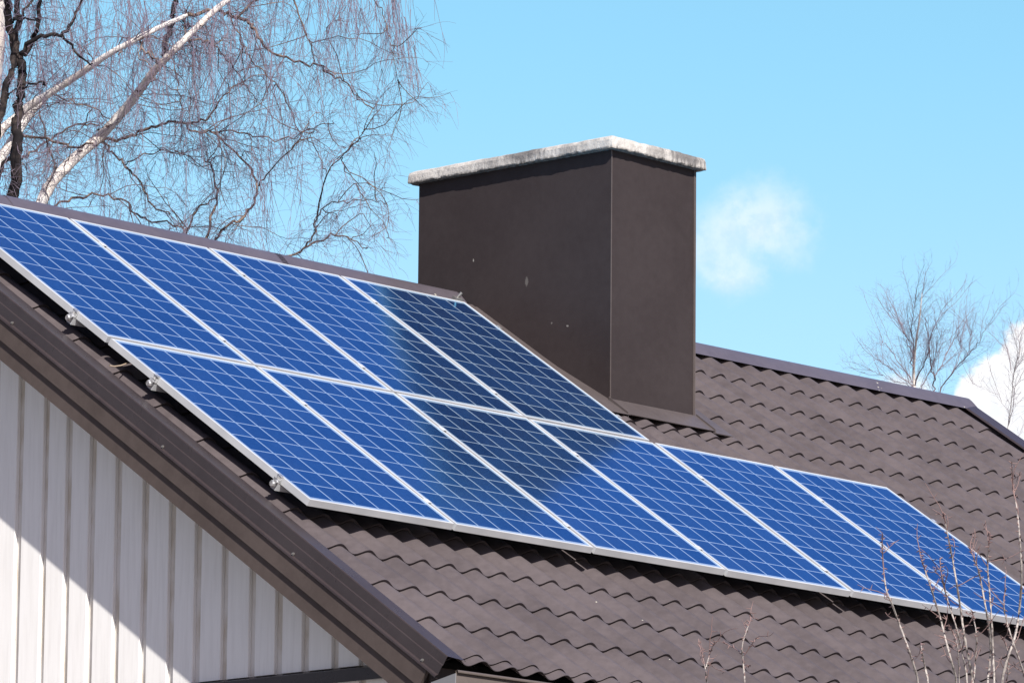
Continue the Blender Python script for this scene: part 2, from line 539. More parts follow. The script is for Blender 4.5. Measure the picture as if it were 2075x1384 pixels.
def slope(front=True):
    mb = MB()
    nu = int((U1-U0)/PITCH*14)
    us = [U0+(U1-U0)*i/nu for i in range(nu+1)]
    wv = [wave(u) for u in us]
    step = 0.0125

    def P(u, v, n):
        if front and 4.12 < u < 4.60 and v < -0.66:
            n = min(n, nflash(v)-0.006)
        p = R(u, v, n+0.003*(u-4.5)*min(1.0, max(0.0, (0.6-v)/2.6)))
        if not front:
            p = np.array([p[0], 2*RY-p[1], p[2]])
        return p
    for k in range(len(rows)-1):
        v0, v1 = rows[k], rows[k+1]
        if not front and k % 2 and k < len(rows)-2:
            pass
        full = (v1-v0) > 0.2
        rise = step if full else step*0.25
        ns = 5
        V = []
        for j in range(ns+1):
            f = j/ns
            ex = rise*(f-0.5)
            dip = 0.0
            V += [P(u, v0+(v1-v0)*f, w+ex+dip) for u, w in zip(us, wv)]
        F = []
        m = nu+1
        for j in range(ns):
            for i in range(nu):
                F.append((j*m+i, (j+1)*m+i, (j+1)*m+i+1, j*m+i+1))
        mb.add(V, F, True)
        # step face, undercut a little
        if k < len(rows)-2:
            nr = step if (rows[k+2]-v1) > 0.2 else step*0.25
            a = [P(u, v1, w+rise*0.5) for u, w in zip(us, wv)]
            bb = [P(u, v1-0.004, w-nr*0.5-0.001) for u, w in zip(us, wv)]
            mb.add(a+bb, [(i, m+i, m+i+1, i+1) for i in range(nu)])
        else:
            a = [P(u, v1, w+rise*0.5) for u, w in zip(us, wv)]
            bb = [P(u, v1, w+rise*0.5-0.003) for u, w in zip(us, wv)]
            cc = [P(u, v1-0.12, w-0.012) for u, w in zip(us, wv)]
            mb.add(a+bb+cc, [(i, m+i, m+i+1, i+1) for i in range(nu)] + [(m+i, 2*m+i, 2*m+i+1, m+i+1) for i in range(nu)])
    return mb


roof = hb(slope(True), 'roof', m_tile)
back = slope(False)
hb(back, 'roof', m_tile)

# deck under the sheets, so that nothing shows through
mb = MB()
mb.rbox((U0+0.03, U1-0.03), (V_TOP, V_EAVE-0.10), (-0.215, -0.178))
for p in list(mb.v):
    pass
bk = MB()
bk.add([(x, 2*RY-y, z) for x, y, z in mb.v], [tuple(reversed(f)) for f in mb.f])
mb.add(bk.v, bk.f)
hb(mb, 'roof_deck', m_dark)


def sub(mb, name, mat, parent):
    """sub-part: the parent's mesh is in world coordinates, so is this one"""
    return mb.build(name, mat, parent)


# --- ridge cap: rounded sheet with short flanges, slightly out of level like the real one
mb = MB()
prof = [(a, 0.020-0.090*(math.sqrt(a*a+0.0016)-0.04)/(math.sqrt(0.108**2+0.0016)-0.04)) for a in np.linspace(-0.114, 0.114, 17)]


def ridge_fn(u, a, b):
    return np.array([u, RY+a, ridge_pt[2]+b-0.013+0.006*max(0.0, u-6.2)])


cuts = [-0.235, 0.9, 2.9, 4.33, 5.28, 6.9, 9.07]
for a, c in zip(cuts[:-1], cuts[1:]):
    if a == 4.33:                       # the chimney interrupts the ridge
        sub(mb, 'ridge_cap', m_ridge, roof)
        mb = MB()
        continue
    mb.strip(prof, a, c+0.05, lambda u, p, q, a=a: ridge_fn(u, p, q+(0.003 if a > 0 else 0)), True)
ridge = sub(mb, 'ridge_cap', m_ridge, roof)
mb = MB()
pr = [(0.95*a, b) for a, b in prof[1:-1]]
mb.add([ridge_fn(9.12, a, b) for a, b in pr], [tuple(range(len(pr)))])
sub(mb, 'ridge_end', m_ridge, roof)
mb = MB()
mb.add([ridge_fn(-0.235, a, b) for a, b in pr], [tuple(range(len(pr)))])
sub(mb, 'ridge_end', m_ridge, roof)

# --- verge trims: a cap over the sheet edge with a tall outer face and a lip


def verge(u_edge, sgn, vlo, vhi, mirror=False):
    mb = MB()
    prof = [(0.135, -0.100), (0.125, -0.0945), (0.120, -0.092), (0.004, -0.083), (0.0, -0.087), (0.0, -0.128), (-0.004, -0.132),
            (-0.004, -0.178), (-0.014, -0.184), (-0.016, -0.192), (-0.010, -0.197), (0.006, -0.197)]

    def fn(v, a, n):
        p = R(u_edge+sgn*a, v, n)
        return np.array([p[0], 2*RY-p[1], p[2]]) if mirror else p
    mb.strip(prof, vlo, vhi, fn)
    return mb


vt = hb(verge(-0.232, 1, -2.02, 3.035), 'verge_trim', m_trim)
vt2 = hb(verge(9.112, -1, -2.04, 3.035), 'verge_trim', m_trim)
hb(verge(-0.232, 1, -2.02, 3.035, True), 'verge_trim', m_trim)
hb(verge(9.112, -1, -2.06, 3.035, True), 'verge_trim', m_trim)
for (x, y) in ((26, 652), (333, 898), (597, 1116), (861, 1326)):
    # place on the lip of the near trim: solve for v at this picture position on the plane x = -0.25
    d = fd + fr*(x-1037.5)/FPX - fu*(y-692)/FPX
    q = CAM + d*((-0.238-CAM[0])/d[0])
    v = q@SD
    mb = MB()
    c0 = R(-0.236, v, -0.172)
    mb.tube([c0, c0+np.array([-0.004, 0, 0])], 0.008, 10, True, False)
    mb.tube([c0+np.array([-0.004, 0, 0]), c0+np.array([-0.010, 0, 0])], 0.0045, 6, True, False)
    sub(mb, 'screw', m_screw, vt)

# --- barge boards under the trim: an outer board and a lower one set back
for sgn, ub in ((1, -0.2385), (-1, 9.1185)):
    for mir in (False, True):
        def fn(a, b, c):
            if b > 1.9:                       # upper end: cut plumb at the ridge, where the two boards meet
                b = (RY-0.0008 + c*math.sin(TH))/math.cos(TH)
            p = R(a, -b, c)
            return np.array([p[0], 2*RY-p[1], p[2]]) if mir else p
        top = V_TOP-0.02
        mb = MB()
        mb.box((min(ub, ub+sgn*0.022), -2.965, -0.281), (max(ub, ub+sgn*0.022), -top+0.0, -0.1985), fn)
        hb(mb, 'barge_board', m_board)
        mb = MB()
        ul = ub+sgn*0.0135
        mb.box((min(ul, ul+sgn*0.022)+0.0, -3.05, -0.366), (max(ul, ul+sgn*0.022), -top, -0.2845), fn)
        hb(mb, 'barge_board', m_board)

# --- soffit under the verge overhang
mb = MB()
mb.rbox((-0.2025, 0.12), (V_TOP, 2.9), (-0.245, -0.222))
hb(mb, 'soffit', m_board)

# --- gable wall with proud boards
FACE_X = 0.100
gaps = [y-0.022 for y in (0.738, 0.55, 0.38, 0.21, 0.026, -0.165, -0.351, -0.529, -0.714, -0.903, -1.079, -1.254, -1.448, -1.626)]
lastg = gaps[-1]
while lastg > -1.95:
    lastg -= 0.18
    gaps.append(lastg)
first = gaps[0]
while first < 5.7:
    first += 0.1815
    gaps.insert(0, first)
FRONT_Y, BACK_Y = -1.98, 2*RY+1.98


def roof_under(y):
    yy = y if y < RY else 2*RY-y
    v = -(yy)/math.cos(TH)
    return R(0, v, 0)[2] - 0.235/math.cos(TH)


for x0 in (HX1-0.15, HX0):
    mb = MB()
    V = []
    for x in (x0, x0+0.15):
        V += [(x, FRONT_Y, GROUND_Z), (x, BACK_Y, GROUND_Z), (x, BACK_Y, roof_under(BACK_Y)), (x, RY, roof_under(RY)), (x, FRONT_Y, roof_under(FRONT_Y))]
    mb.add(V, [(0, 1, 2, 3, 4), (9, 8, 7, 6, 5), (0, 5, 6, 1), (1, 6, 7, 2), (2, 7, 8, 3), (3, 8, 9, 4), (4, 9, 5, 0)])
    gw = hb(mb, 'gable_wall', m_cladgap)
mb = MB()
LEDGE_Z = -1.735
for k in range(len(gaps)-1):
    jt = rng.uniform(-0.003, 0.003)
    ya, yb = gaps[k]+jt, gaps[k+1]+0.044+jt
    ya += -0.0
    if yb < FRONT_Y:
        yb = FRONT_Y-0.02
    xo = FACE_X+rng.uniform(-0.0015, 0.0015)
    for (z0, z1f) in ((LEDGE_Z+0.028, True), (GROUND_Z+0.3, False)):
        za = roof_under(ya)+0.02 if z1f else LEDGE_Z-0.03
        zb = roof_under(yb)+0.02 if z1f else LEDGE_Z-0.03
        if max(za, zb) < z0+0.02:
            continue
        za = max(za, z0+0.005); zb = max(zb, z0+0.005)
        c = 0.003
        prof = [(HX0-0.001, ya), (xo+c, ya), (xo, ya-c), (xo, yb+c), (xo+c, yb), (HX0-0.001, yb)]

        def zt(y, za=za, zb=zb, ya=ya, yb=yb):
            return za+(zb-za)*(y-ya)/(yb-ya)
        V = [(x, y, z0) for x, y in prof] + [(x, y, zt(y)) for x, y in prof]
        n_ = len(prof)
        mb.add(V, [(i, i+1, n_+i+1, n_+i) for i in range(n_-1)] + [tuple(range(n_-1, -1, -1)), tuple(n_+i for i in range(n_))])
sub(mb, 'cladding_boards', m_clad, gw)
# drip ledge across the gable at eaves height
mb = MB()
prof = [(0.121, 0.030), (0.072, 0.012), (0.072, -0.045), (0.079, -0.045), (0.079, 0.006), (0.121, 0.022)]
mb.strip([(x, z) for x, z in prof], -1.80, BACK_Y-0.25, lambda y, x, z: np.array([x, y, LEDGE_Z+z]), closed=True, caps=True)
sub(mb, 'drip_ledge', m_trim, gw)

# long walls with plain boards, mostly out of sight below the eaves
for yy, sg in ((FRONT_Y, 1), (BACK_Y, -1)):
    mb = MB()
    ztop = roof_under(FRONT_Y)
    mb.box((HX0+0.15, min(yy, yy+sg*0.15), GROUND_Z), (HX1-0.15, max(yy, yy+sg*0.15), ztop))
    x = HX0+0.16
    while x < HX1-0.35:
        mb.box((x, min(yy, yy-sg*0.02), GROUND_Z+0.3), (x+0.128, max(yy, yy-sg*0.02), ztop-0.02))
        x += 0.18
    hb(mb, 'long_wall', m_clad)

# eaves: fascia, soffit and gutter
for mir in (False, True):
    def mm(y):
        return 2*RY-y if mir else y
    mb = MB()
    ye = R(0, 2.90, -0.2)[1]; ze = R(0, 2.90, -0.2)[2]
    mb.box((U0+0.03, min(mm(ye-0.02), mm(ye)), ze-0.20), (U1-0.03, max(mm(ye-0.02), mm(ye)), ze-0.006))
    mb.box((U0+0.03, min(mm(ye+0.003), mm(FRONT_Y)), ze-0.20), (U1-0.03, max(mm(ye+0.003), mm(FRONT_Y)), ze-0.18))
    hb(mb, 'eaves_fascia', m_board)
    GY, GZ = -2.455, -1.905
    mb = MB()
    pr = []
    for a in np.linspace(0, math.pi, 13):
        pr.append((0.072*math.cos(a), -0.075*math.sin(a)))
    # outer bead
    pr = [(0.072, 0.012)] + pr + [(-0.072, 0.055)] + [(-0.079+0.008*math.cos(a), 0.058+0.008*math.sin(a)) for a in np.linspace(-0.3, 3.9, 9)]
    mb.strip(pr, -0.235, 9.10, lambda u, a, z: np.array([u, mm(GY+a), GZ+z+0.012]), True)
    gut = hb(mb, 'gutter', m_gutter)
    if not mir:
        for u in (-0.239, 9.104):
            mb = MB()
            P2 = [(0.072, 0.02)] + [(0.075*math.cos(a), -0.078*math.sin(a)) for a in np.linspace(0, math.pi, 13)] + [(-0.076, 0.05)]
            V = [(u-0.003, GY+a, GZ+z+0.012) for a, z in P2] + [(u+0.003, GY+a, GZ+z+0.012) for a, z in P2]
            k = len(P2)
            mb.add(V, [tuple(range(k)), tuple(range(2*k-1, k-1, -1))] + [(i, k+i, k+(i+1) % k, (i+1) % k) for i in range(k)])
            sub(mb, 'gutter_end', m_gutterend, gut)

# --- chimney, part of the house
CX0_, CX1_, CY0_, CY1_ = 4.5245, 5.2462, 0.7416, 2.2132
CZ = 1.7956
mb = MB()
mb.box((CX0_, CY0_, -0.2), (CX1_, CY1_, CZ+0.01))
chim = hb(mb, 'chimney', m_chim)
# standing corner seams
for lo, hi in (((CX0_-0.002, CY0_-0.006, 0.37), (CX0_+0.0025, CY0_-0.0005, CZ-0.002)),
               ((CX1_-0.012, CY0_-0.006, 0.37), (CX1_-0.006, CY0_-0.0005, CZ-0.002)),
               ((CX1_+0.0005, CY0_-0.003, 0.37), (CX1_+0.008, CY0_+0.012, CZ-0.002))):
    mb = MB()
    mb.box(lo, hi)
    sub(mb, 'corner_seam', m_seam, chim)
# concrete cap with uneven worn edges
OV, CT = 0.050, 0.070
mb = MB()
nx, ny, nz = 34, 66, 5
X0, X1, Y0, Y1 = CX0_-OV, CX1_+OV, CY0_-OV, CY1_+OV
r2 = random.Random(3)


def wob(s, k):
    return 0.0014*math.sin(s*11+k)+0.0010*math.sin(s*29+2.1*k)+0.0010*math.sin(s*61+0.7*k)


per = [(X0+(X1-X0)*i/nx, Y0, 0, -1) for i in range(nx)] + [(X1, Y0+(Y1-Y0)*i/ny, 1, 0) for i in range(ny)] + \
      [(X1-(X1-X0)*i/nx, Y1, 0, 1) for i in range(nx)] + [(X0, Y1-(Y1-Y0)*i/ny, -1, 0) for i in range(ny)]
cm = np.array([(X0+X1)/2, (Y0+Y1)/2])
layers = [(-0.020, -0.001, 0), (-0.002, -0.001, 1), (0.0, 0.006, 1), (0.0, 0.045, 1), (-0.006, CT-0.008, 1), (-0.020, CT, 1), (-0.10, CT+0.004, 0)]
np_ = len(per)
V = []
for (ins, z, w) in layers:
    for i, (x, y, ex, ey) in enumerate(per):
        q = np.array([x, y])-cm
        # rounded plan corners
        hx, hy = (X1-X0)/2, (Y1-Y0)/2
        k = wob(x*1.3+y+z*9, 1.0+z*40)*w + r2.uniform(-0.0016, 0.0016)*w
        qx = max(-hx-ins*-0-0, min(hx, q[0]))
        sx = (hx+ins+k)/hx; sy = (hy+ins+k)/hy
        px, py = cm[0]+q[0]*sx, cm[1]+q[1]*sy
        cr = 0.016
        ax, ay = abs(q[0]), abs(q[1])
        if ax > hx-cr and ay > hy-cr:
            px -= math.copysign((cr-(hx-ax))*0.3, q[0]); py -= math.copysign((cr-(hy-ay))*0.3, q[1])
        zz = z + (wob(x*2+y*1.7, 5)*0.8+r2.uniform(-0.0025, 0.0025) if z < 0.012 and w else wob(x+y, 2)*0.8*w)
        V.append((px, py, CZ+zz))
F = []
for j in range(len(layers)-1):
    for i in range(np_):
        F.append((j*np_+i, j*np_+(i+1) % np_, (j+1)*np_+(i+1) % np_, (j+1)*np_+i))
F.append(tuple(range(np_-1, -1, -1)))
F.append(tuple((len(layers)-1)*np_+i for i in range(np_)))
mb.add(V, F, False)
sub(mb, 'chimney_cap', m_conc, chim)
# flashing: side strips along the slope, and an apron below the front face
mb = MB()
vf = -CY0_/math.cos(TH)                                    # v of the front face on the panel plane
vfoot = -0.648
for s_ in (-1, 1):
    xs = CX0_ if s_ < 0 else CX1_
    mb = MB()
    a_, b_ = sorted((xs+s_*0.001, xs+s_*0.165))
    if s_ < 0:
        vs = np.linspace(-2.02, vfoot+0.01, 14)
        for v0, v1 in zip(vs[:-1], vs[1:]):
            mb.add([R(a_, v0, nflash(v0)), R(b_, v0, nflash(v0)), R(b_, v1, nflash(v1)), R(a_, v1, nflash(v1))], [(0, 3, 2, 1)])
    else:
        mb.rbox((a_, b_), (-2.02, vfoot+0.01), (-0.112, -0.106))
    a_, b_ = sorted((xs+s_*0.001, xs+s_*0.010))
    if s_ > 0:
        mb.rbox((a_, b_), (-1.98, vf), (-0.1055, -0.082))
    sub(mb, 'side_flashing', m_flash, chim)
mb = MB()
zf = R(0, vfoot, -0.098)
zj = (-0.096 + CY0_*math.sin(TH))/math.cos(TH)
A = np.array([CX0_-0.012, CY0_-0.006, zj]); B = np.array([CX1_+0.012, CY0_-0.006, zj])
Cc = np.array([CX1_+0.012, zf[1], zf[2]]); D = np.array([CX0_-0.012, zf[1], zf[2]])
dn = NN*-0.004
top = [A, B, Cc, D]
V = top + [p+dn for p in top]
mb.add(V, [(3, 2, 1, 0), (4, 5, 6, 7), (0, 1, 5, 4), (1, 2, 6, 5), (2, 3, 7, 6), (3, 0, 4, 7)])
# folded lips on the apron's sides, running down the slope
for x in (CX0_-0.016, CX1_+0.010):
    V = []
    for (p, q) in ((A, D),):
        for xx in (x, x+0.006):
            V += [np.array([xx, p[1], p[2]+0.010]), np.array([xx, q[1], q[2]+0.010]), np.array([xx, q[1], q[2]-0.018]), np.array([xx, p[1], p[2]-0.018])]
    mb.add(V, [(0, 1, 2, 3), (7, 6, 5, 4), (0, 4, 5, 1), (1, 5, 6, 2), (2, 6, 7, 3), (3, 7, 4, 0)])
sub(mb, 'apron_flashing', m_flash, chim)

# ------------------------------------------------------------------ solar panels
GAPU, GAPV, FT = 0.0203, 0.023, 0.034
PITCHU = PW+GAPU


def make_panel():
    root = empty('solar_panel', (0, 0, 0), None, 'solar panel', 'solar panels on the roof', (TH, 0, 0))
    mb = MB()
    lip = 0.0125
    for (lo, hi) in (((0, 0), (PW, lip)), ((0, PL-lip), (PW, PL)), ((0, lip), (lip, PL-lip)), ((PW-lip, lip), (PW, PL-lip))):
        mb.box((lo[0], lo[1], -FT), (hi[0], hi[1], 0.0))
    # inner return flange at the foot of the frame
    for (lo, hi) in (((lip, lip), (PW-lip, 0.03)), ((lip, PL-0.03), (PW-lip, PL-lip)), ((lip, 0.03), (0.03, PL-0.03)), ((PW-0.03, 0.03), (PW-lip, PL-0.03))):
        mb.box((lo[0], lo[1], -FT+0.0005), (hi[0], hi[1], -FT+0.0025))
    mb.build('frame', m_alu, root)
    mb = MB()
    mb.box((lip+0.0002, lip+0.0002, -0.0065), (PW-lip-0.0002, PL-lip-0.0002, -0.0016))
    mb.build('glazed_cells', m_cell, root)
    mb = MB()
    mb.box((PW/2-0.055, PL-0.16, -0.030), (PW/2+0.055, PL-0.06, -0.0068))
    mb.build('junction_box', m_dark, root)
    return root


PANEL_LABELS = {
    (-1, 0): 'upper row solar panel cut off by the left edge of the photo',
    (-1, 1): 'upper row solar panel right after the cut off leftmost one',
    (-1, 2): 'upper row solar panel that is second from the chimney',
    (-1, 3): 'upper row solar panel touching the chimney, darkened by its reflection',
    (0, 0): 'lower row solar panel nearest the gable, its left frame and two clamps showing',
    (0, 1): 'second lower row solar panel from the gable, mostly bright blue with darker upper right corner',
    (0, 2): 'lower row solar panel crossed by the dark mirrored chimney, third from the gable',
    (0, 3): 'lower row solar panel whose top right corner meets the end of the upper row',
    (0, 4): 'lower row solar panel with bare tiles above it, second from the right',
    (0, 5): 'rightmost solar panel behind the bare shrub stems',
}
proto = make_panel()
first = True
wj = random.Random(11)
for (row, c), lab in PANEL_LABELS.items():
    o = proto
    if not first:
        o = proto.copy(); COL.objects.link(o)
        for ch in proto.children:
            k = ch.copy(); COL.objects.link(k); k.parent = o
    first = False
    vbot = PL if row == 0 else -GAPV
    o.location = tuple(R(c*PITCHU, vbot+wj.uniform(-0.0015, 0.0015), wj.uniform(-0.0015, 0.0012)))
    o['label'] = lab
    if (row, c) == (0, 0):
        low_left = o
# the loose cable end peeping out below the left frame
d = fd + fr*(245-1037.5)/FPX - fu*(738-692)/FPX
mb = MB()
pc = []
for (x, y) in ((222, 741), (232, 742.5), (244, 741), (254, 737.5), (263, 733)):
    dd = fd + fr*(x-1037.5)/FPX - fu*(y-692)/FPX
    pc.append(CAM + dd*((NN@(R(0, 0, -0.055)-CAM))/(NN@dd)))
inv = Matrix.Translation(low_left.location) @ Matrix.Rotation(TH, 4, 'X')
inv = inv.inverted()
mb.tube([np.array(inv @ Vector(p)) for p in pc], 0.0035, 6)
m_cable, _, _ = material('beige_cable', (0.42, 0.33, 0.24), 0.5)
mb.build('cable', m_cable, low_left)

# ------------------------------------------------------------------ mounting rails, end clamps and mid clamps, roof hooks
rail_no = 0
RAILS = [(-1.36, 4, 'aluminium rail under the upper part of the upper panel row, one end by the chimney'),
         (-0.295, 4, 'aluminium rail under the lower part of the upper panel row, clamp near the gable'),
         (0.400, 6, 'aluminium rail under the upper part of the lower panel row'),
         (1.420, 6, 'aluminium rail under the lower part of the lower panel row, lowest bright clamp')]
for (rv, ncol, lab) in RAILS:
    ulo, uhi = -0.016, ncol*PITCHU-GAPU+0.035
    root = empty('mounting_rail', R(ulo, rv, -0.07), lab, 'mounting rail', 'rails carrying the solar panels')
    off = np.array(root.location)
    mb = MB()
    mb.rbox((ulo, uhi), (rv-0.018, rv+0.018), (-FT-0.036, -FT-0.0035))
    o = mb.build('rail', m_alu, root); o.location = -root.location
    for (ue, s_) in ((-0.0015, -1), (ncol*PITCHU-GAPU+0.0015, 1)):
        mb = MB()
        # end clamp: foot, upright, hook over the frame, bolt, and open rail mouth with its nut
        ul = [ue, ue+s_*0.020]
        mb.rbox((min(ul), max(ul)), (rv-0.018, rv+0.018), (-FT-0.003, -0.014))
        mb.rbox((min(ue-s_*0.009, ue+s_*0.012), max(ue-s_*0.009, ue+s_*0.012)), (rv-0.018, rv+0.018), (0.0015, 0.005))
        mb.rbox((min(ue, ue+s_*0.006), max(ue, ue+s_*0.006)), (rv-0.018, rv+0.018), (-0.014, 0.0015))
        c0 = R(ue+s_*0.013, rv, -0.014); c1 = R(ue+s_*0.013, rv, -0.005)
        mb.tube([c0, c1], 0.0085, 8, True, False)
        c0 = R(ue+s_*0.016, rv, -FT-0.008); c1 = R(ue+s_*0.040, rv, -FT-0.010)
        mb.tube([c0, (c0+c1)/2, c1], [0.014, 0.019, 0.013], 9, True, False)
        c0 = R(ue+s_*0.022, rv+0.012, -FT+0.006); c1 = R(ue+s_*0.034, rv+0.014, -FT+0.006)
        mb.tube([c0, c1], 0.010, 7, True, False)
        o = mb.build('end_clamp', m_clamp, root); o.location = -root.location
    for k in range(1, ncol):
        mb = MB()
        uc = k*PITCHU-GAPU/2
        mb.rbox((uc-0.016, uc+0.016), (rv-0.020, rv+0.020), (0.0015, 0.0045))
        mb.tube([R(uc, rv, 0.004), R(uc, rv, 0.009)], 0.006, 6, True, False)
        o = mb.build('mid_clamp', m_alu, root); o.location = -root.location
    for k in range(ncol):
        mb = MB()
        uc = 0.46+k*1.05
        mb.rbox((uc-0.016, uc+0.016), (rv-0.005, rv+0.05), (-0.104, -0.098))
        mb.rbox((uc-0.016, uc+0.016), (rv-0.005, rv+0.001), (-0.098, -FT-0.037))
        o = mb.build('roof_hook', m_hook, root); o.location = -root.location
# small bracket with a bolt behind the top corner of the upper row, by the chimney
mb = MB()
c0 = R(3.985, -1.70, -0.01)
mb.rbox((3.955, 4.015), (-1.705, -1.676), (-0.02, 0.012))
mb.tube([c0+NN*0.01, c0+NN*0.05+np.array([0.02, 0, 0])], [0.006, 0.009], 6, True, False)
br = mb.build('bracket', m_screw, None, origin=R(3.985, -1.69, -0.02))
tag(br, 'small grey bolt bracket at the top corner of the upper panel row by the chimney', 'bracket')

# ------------------------------------------------------------------ trees
def wander(p, d, length, n, droop, jitter, r):
    pts = [p]
    d = d/np.linalg.norm(d)
    st = length/n
    for i in range(n):
        d = d + np.array([r.gauss(0, jitter), r.gauss(0, jitter), r.gauss(0, jitter)-droop])
        d = d/np.linalg.norm(d)
        p = p + d*st
        pts.append(p)
    return pts


def rnd_dir(r):
    v = np.array([r.gauss(0, 1), r.gauss(0, 1), r.gauss(0, 1)])
    return v/np.linalg.norm(v)


def resample(pts, step):
    out = [pts[0]]
    for a, b in zip(pts[:-1], pts[1:]):
        L = np.linalg.norm(b-a)
        k = max(1, int(L/step))
        for i in range(1, k+1):
            out.append(a+(b-a)*i/k)
    return out


def smooth_path(pts, it=2):
    for _ in range(it):
        q = [pts[0]]
        for a, b in zip(pts[:-1], pts[1:]):
            q += [a*0.75+b*0.25, a*0.25+b*0.75]
        q.append(pts[-1])
        pts = q
    return pts


def spray(mb, pts, r, every, length, droop, bias, thick, subs, sub_len, inherit=0.5):
    """fine twigs along a branch, each with finer side twigs"""
    pts = resample(pts, every)
    n = len(pts)
    for i in range(1, n):
        if r.random() < 0.12:
            continue
        along = pts[i]-pts[i-1]
        along = along/(np.linalg.norm(along)+1e-9)
        d = along*inherit + rnd_dir(r)*0.8 + np.array(bias)
        L = length*r.uniform(0.35, 1.15)
        tw = wander(pts[i], d, L, 6, droop*r.uniform(0.5, 1.5), 0.13, r)
        mb.tube(tw, [thick*(1-0.12*k) for k in range(7)], 3)
        for s_ in range(subs):
            k = r.randint(1, 5)
            dd = (tw[k+1]-tw[k])/np.linalg.norm(tw[k+1]-tw[k]) + rnd_dir(r)*0.75
            st = wander(tw[k]+(tw[k+1]-tw[k])*r.random(), dd, sub_len*r.uniform(0.4, 1.2), 4, droop*r.uniform(0.6, 1.5), 0.15, r)
            mb.tube(st, [thick*0.72, thick*0.66, thick*0.58, thick*0.5, thick*0.42], 3)


Z = 2.3056


def zp(lst):
    return [(x/Z, y/Z) for x, y in lst]


def trace(lst, depth, r, wob_=0.35):
    """branch course -> points of a limb standing behind the house, with its own sway in depth"""
    a = r.uniform(0, 6.28); k = len(lst)
    out = []
    for i, (x, y) in enumerate(lst):
        out.append(pix(x, y, depth + wob_*math.sin(a+i*0.55)))
    return smooth_path(out, 2)


def branch(mb, pts, r0, r1, sides=7, r=None):
    n = len(pts)
    mb.tube(pts, [(r0+(r1-r0)*i/(n-1))*(1+(r.uniform(-0.08, 0.08) if r else 0)) for i in range(n)], sides)


# big drooping birch behind the ridge
BD = 42.0
r = random.Random(21)
root_px = pix(-70, 700, BD)
birch_root = np.array([root_px[0], root_px[1], GROUND_Z])
birch = empty('birch_tree', birch_root, 'large white barked birch with drooping purple twigs behind the ridge at left', 'tree')


def tp(mb, name, mat, root):
    o = mb.build(name, mat, root)
    o.location = -root.location
    return o


mb = MB()
fork = pix(-45, 520, BD)
branch(mb, smooth_path([birch_root, birch_root+np.array([0.05, 0.02, 2.5]), pix(-60, 900, BD), fork, pix(-20, 180, BD+0.2), pix(-4, 60, BD+0.1), pix(0, -60, BD), pix(8, -420, BD), pix(12, -900, BD)], 2), 0.13, 0.02, 10, r)
tp(mb, 'trunk', m_bark, birch)
LIMBS = [  # white limbs, picture course / radii
    (zp([(-40, 700), (0, 610), (60, 560), (140, 490), (230, 440), (340, 370), (440, 300), (530, 240), (620, 195), (720, 140), (800, 105), (880, 70)]), 0.036, 0.0155, m_bark),
    (zp([(-40, 820), (0, 740), (60, 655), (100, 590), (150, 515), (215, 450)]), 0.042, 0.030, m_bark),
    (zp([(40, 1400), (120, 1130), (195, 940), (240, 850), (300, 790), (380, 710), (470, 640), (550, 550), (610, 480), (670, 400), (720, 330), (780, 270), (850, 200), (920, 130), (990, 60), (1060, 5), (1180, -110), (1260, -260)]), 0.052, 0.016, m_bark),
]
paths = []
for (c, r0, r1, m) in LIMBS:
    mb = MB()
    p = trace(c, BD+r.uniform(-0.4, 0.4), r, 0.25)
    p = smooth_path([pix(-57, 820 if r0 > 0.05 else 600, BD)] + p, 1)      # springs from the trunk
    branch(mb, p, r0, r1, 9, r)
    tp(mb, 'limb', m, birch)
    paths.append(p)
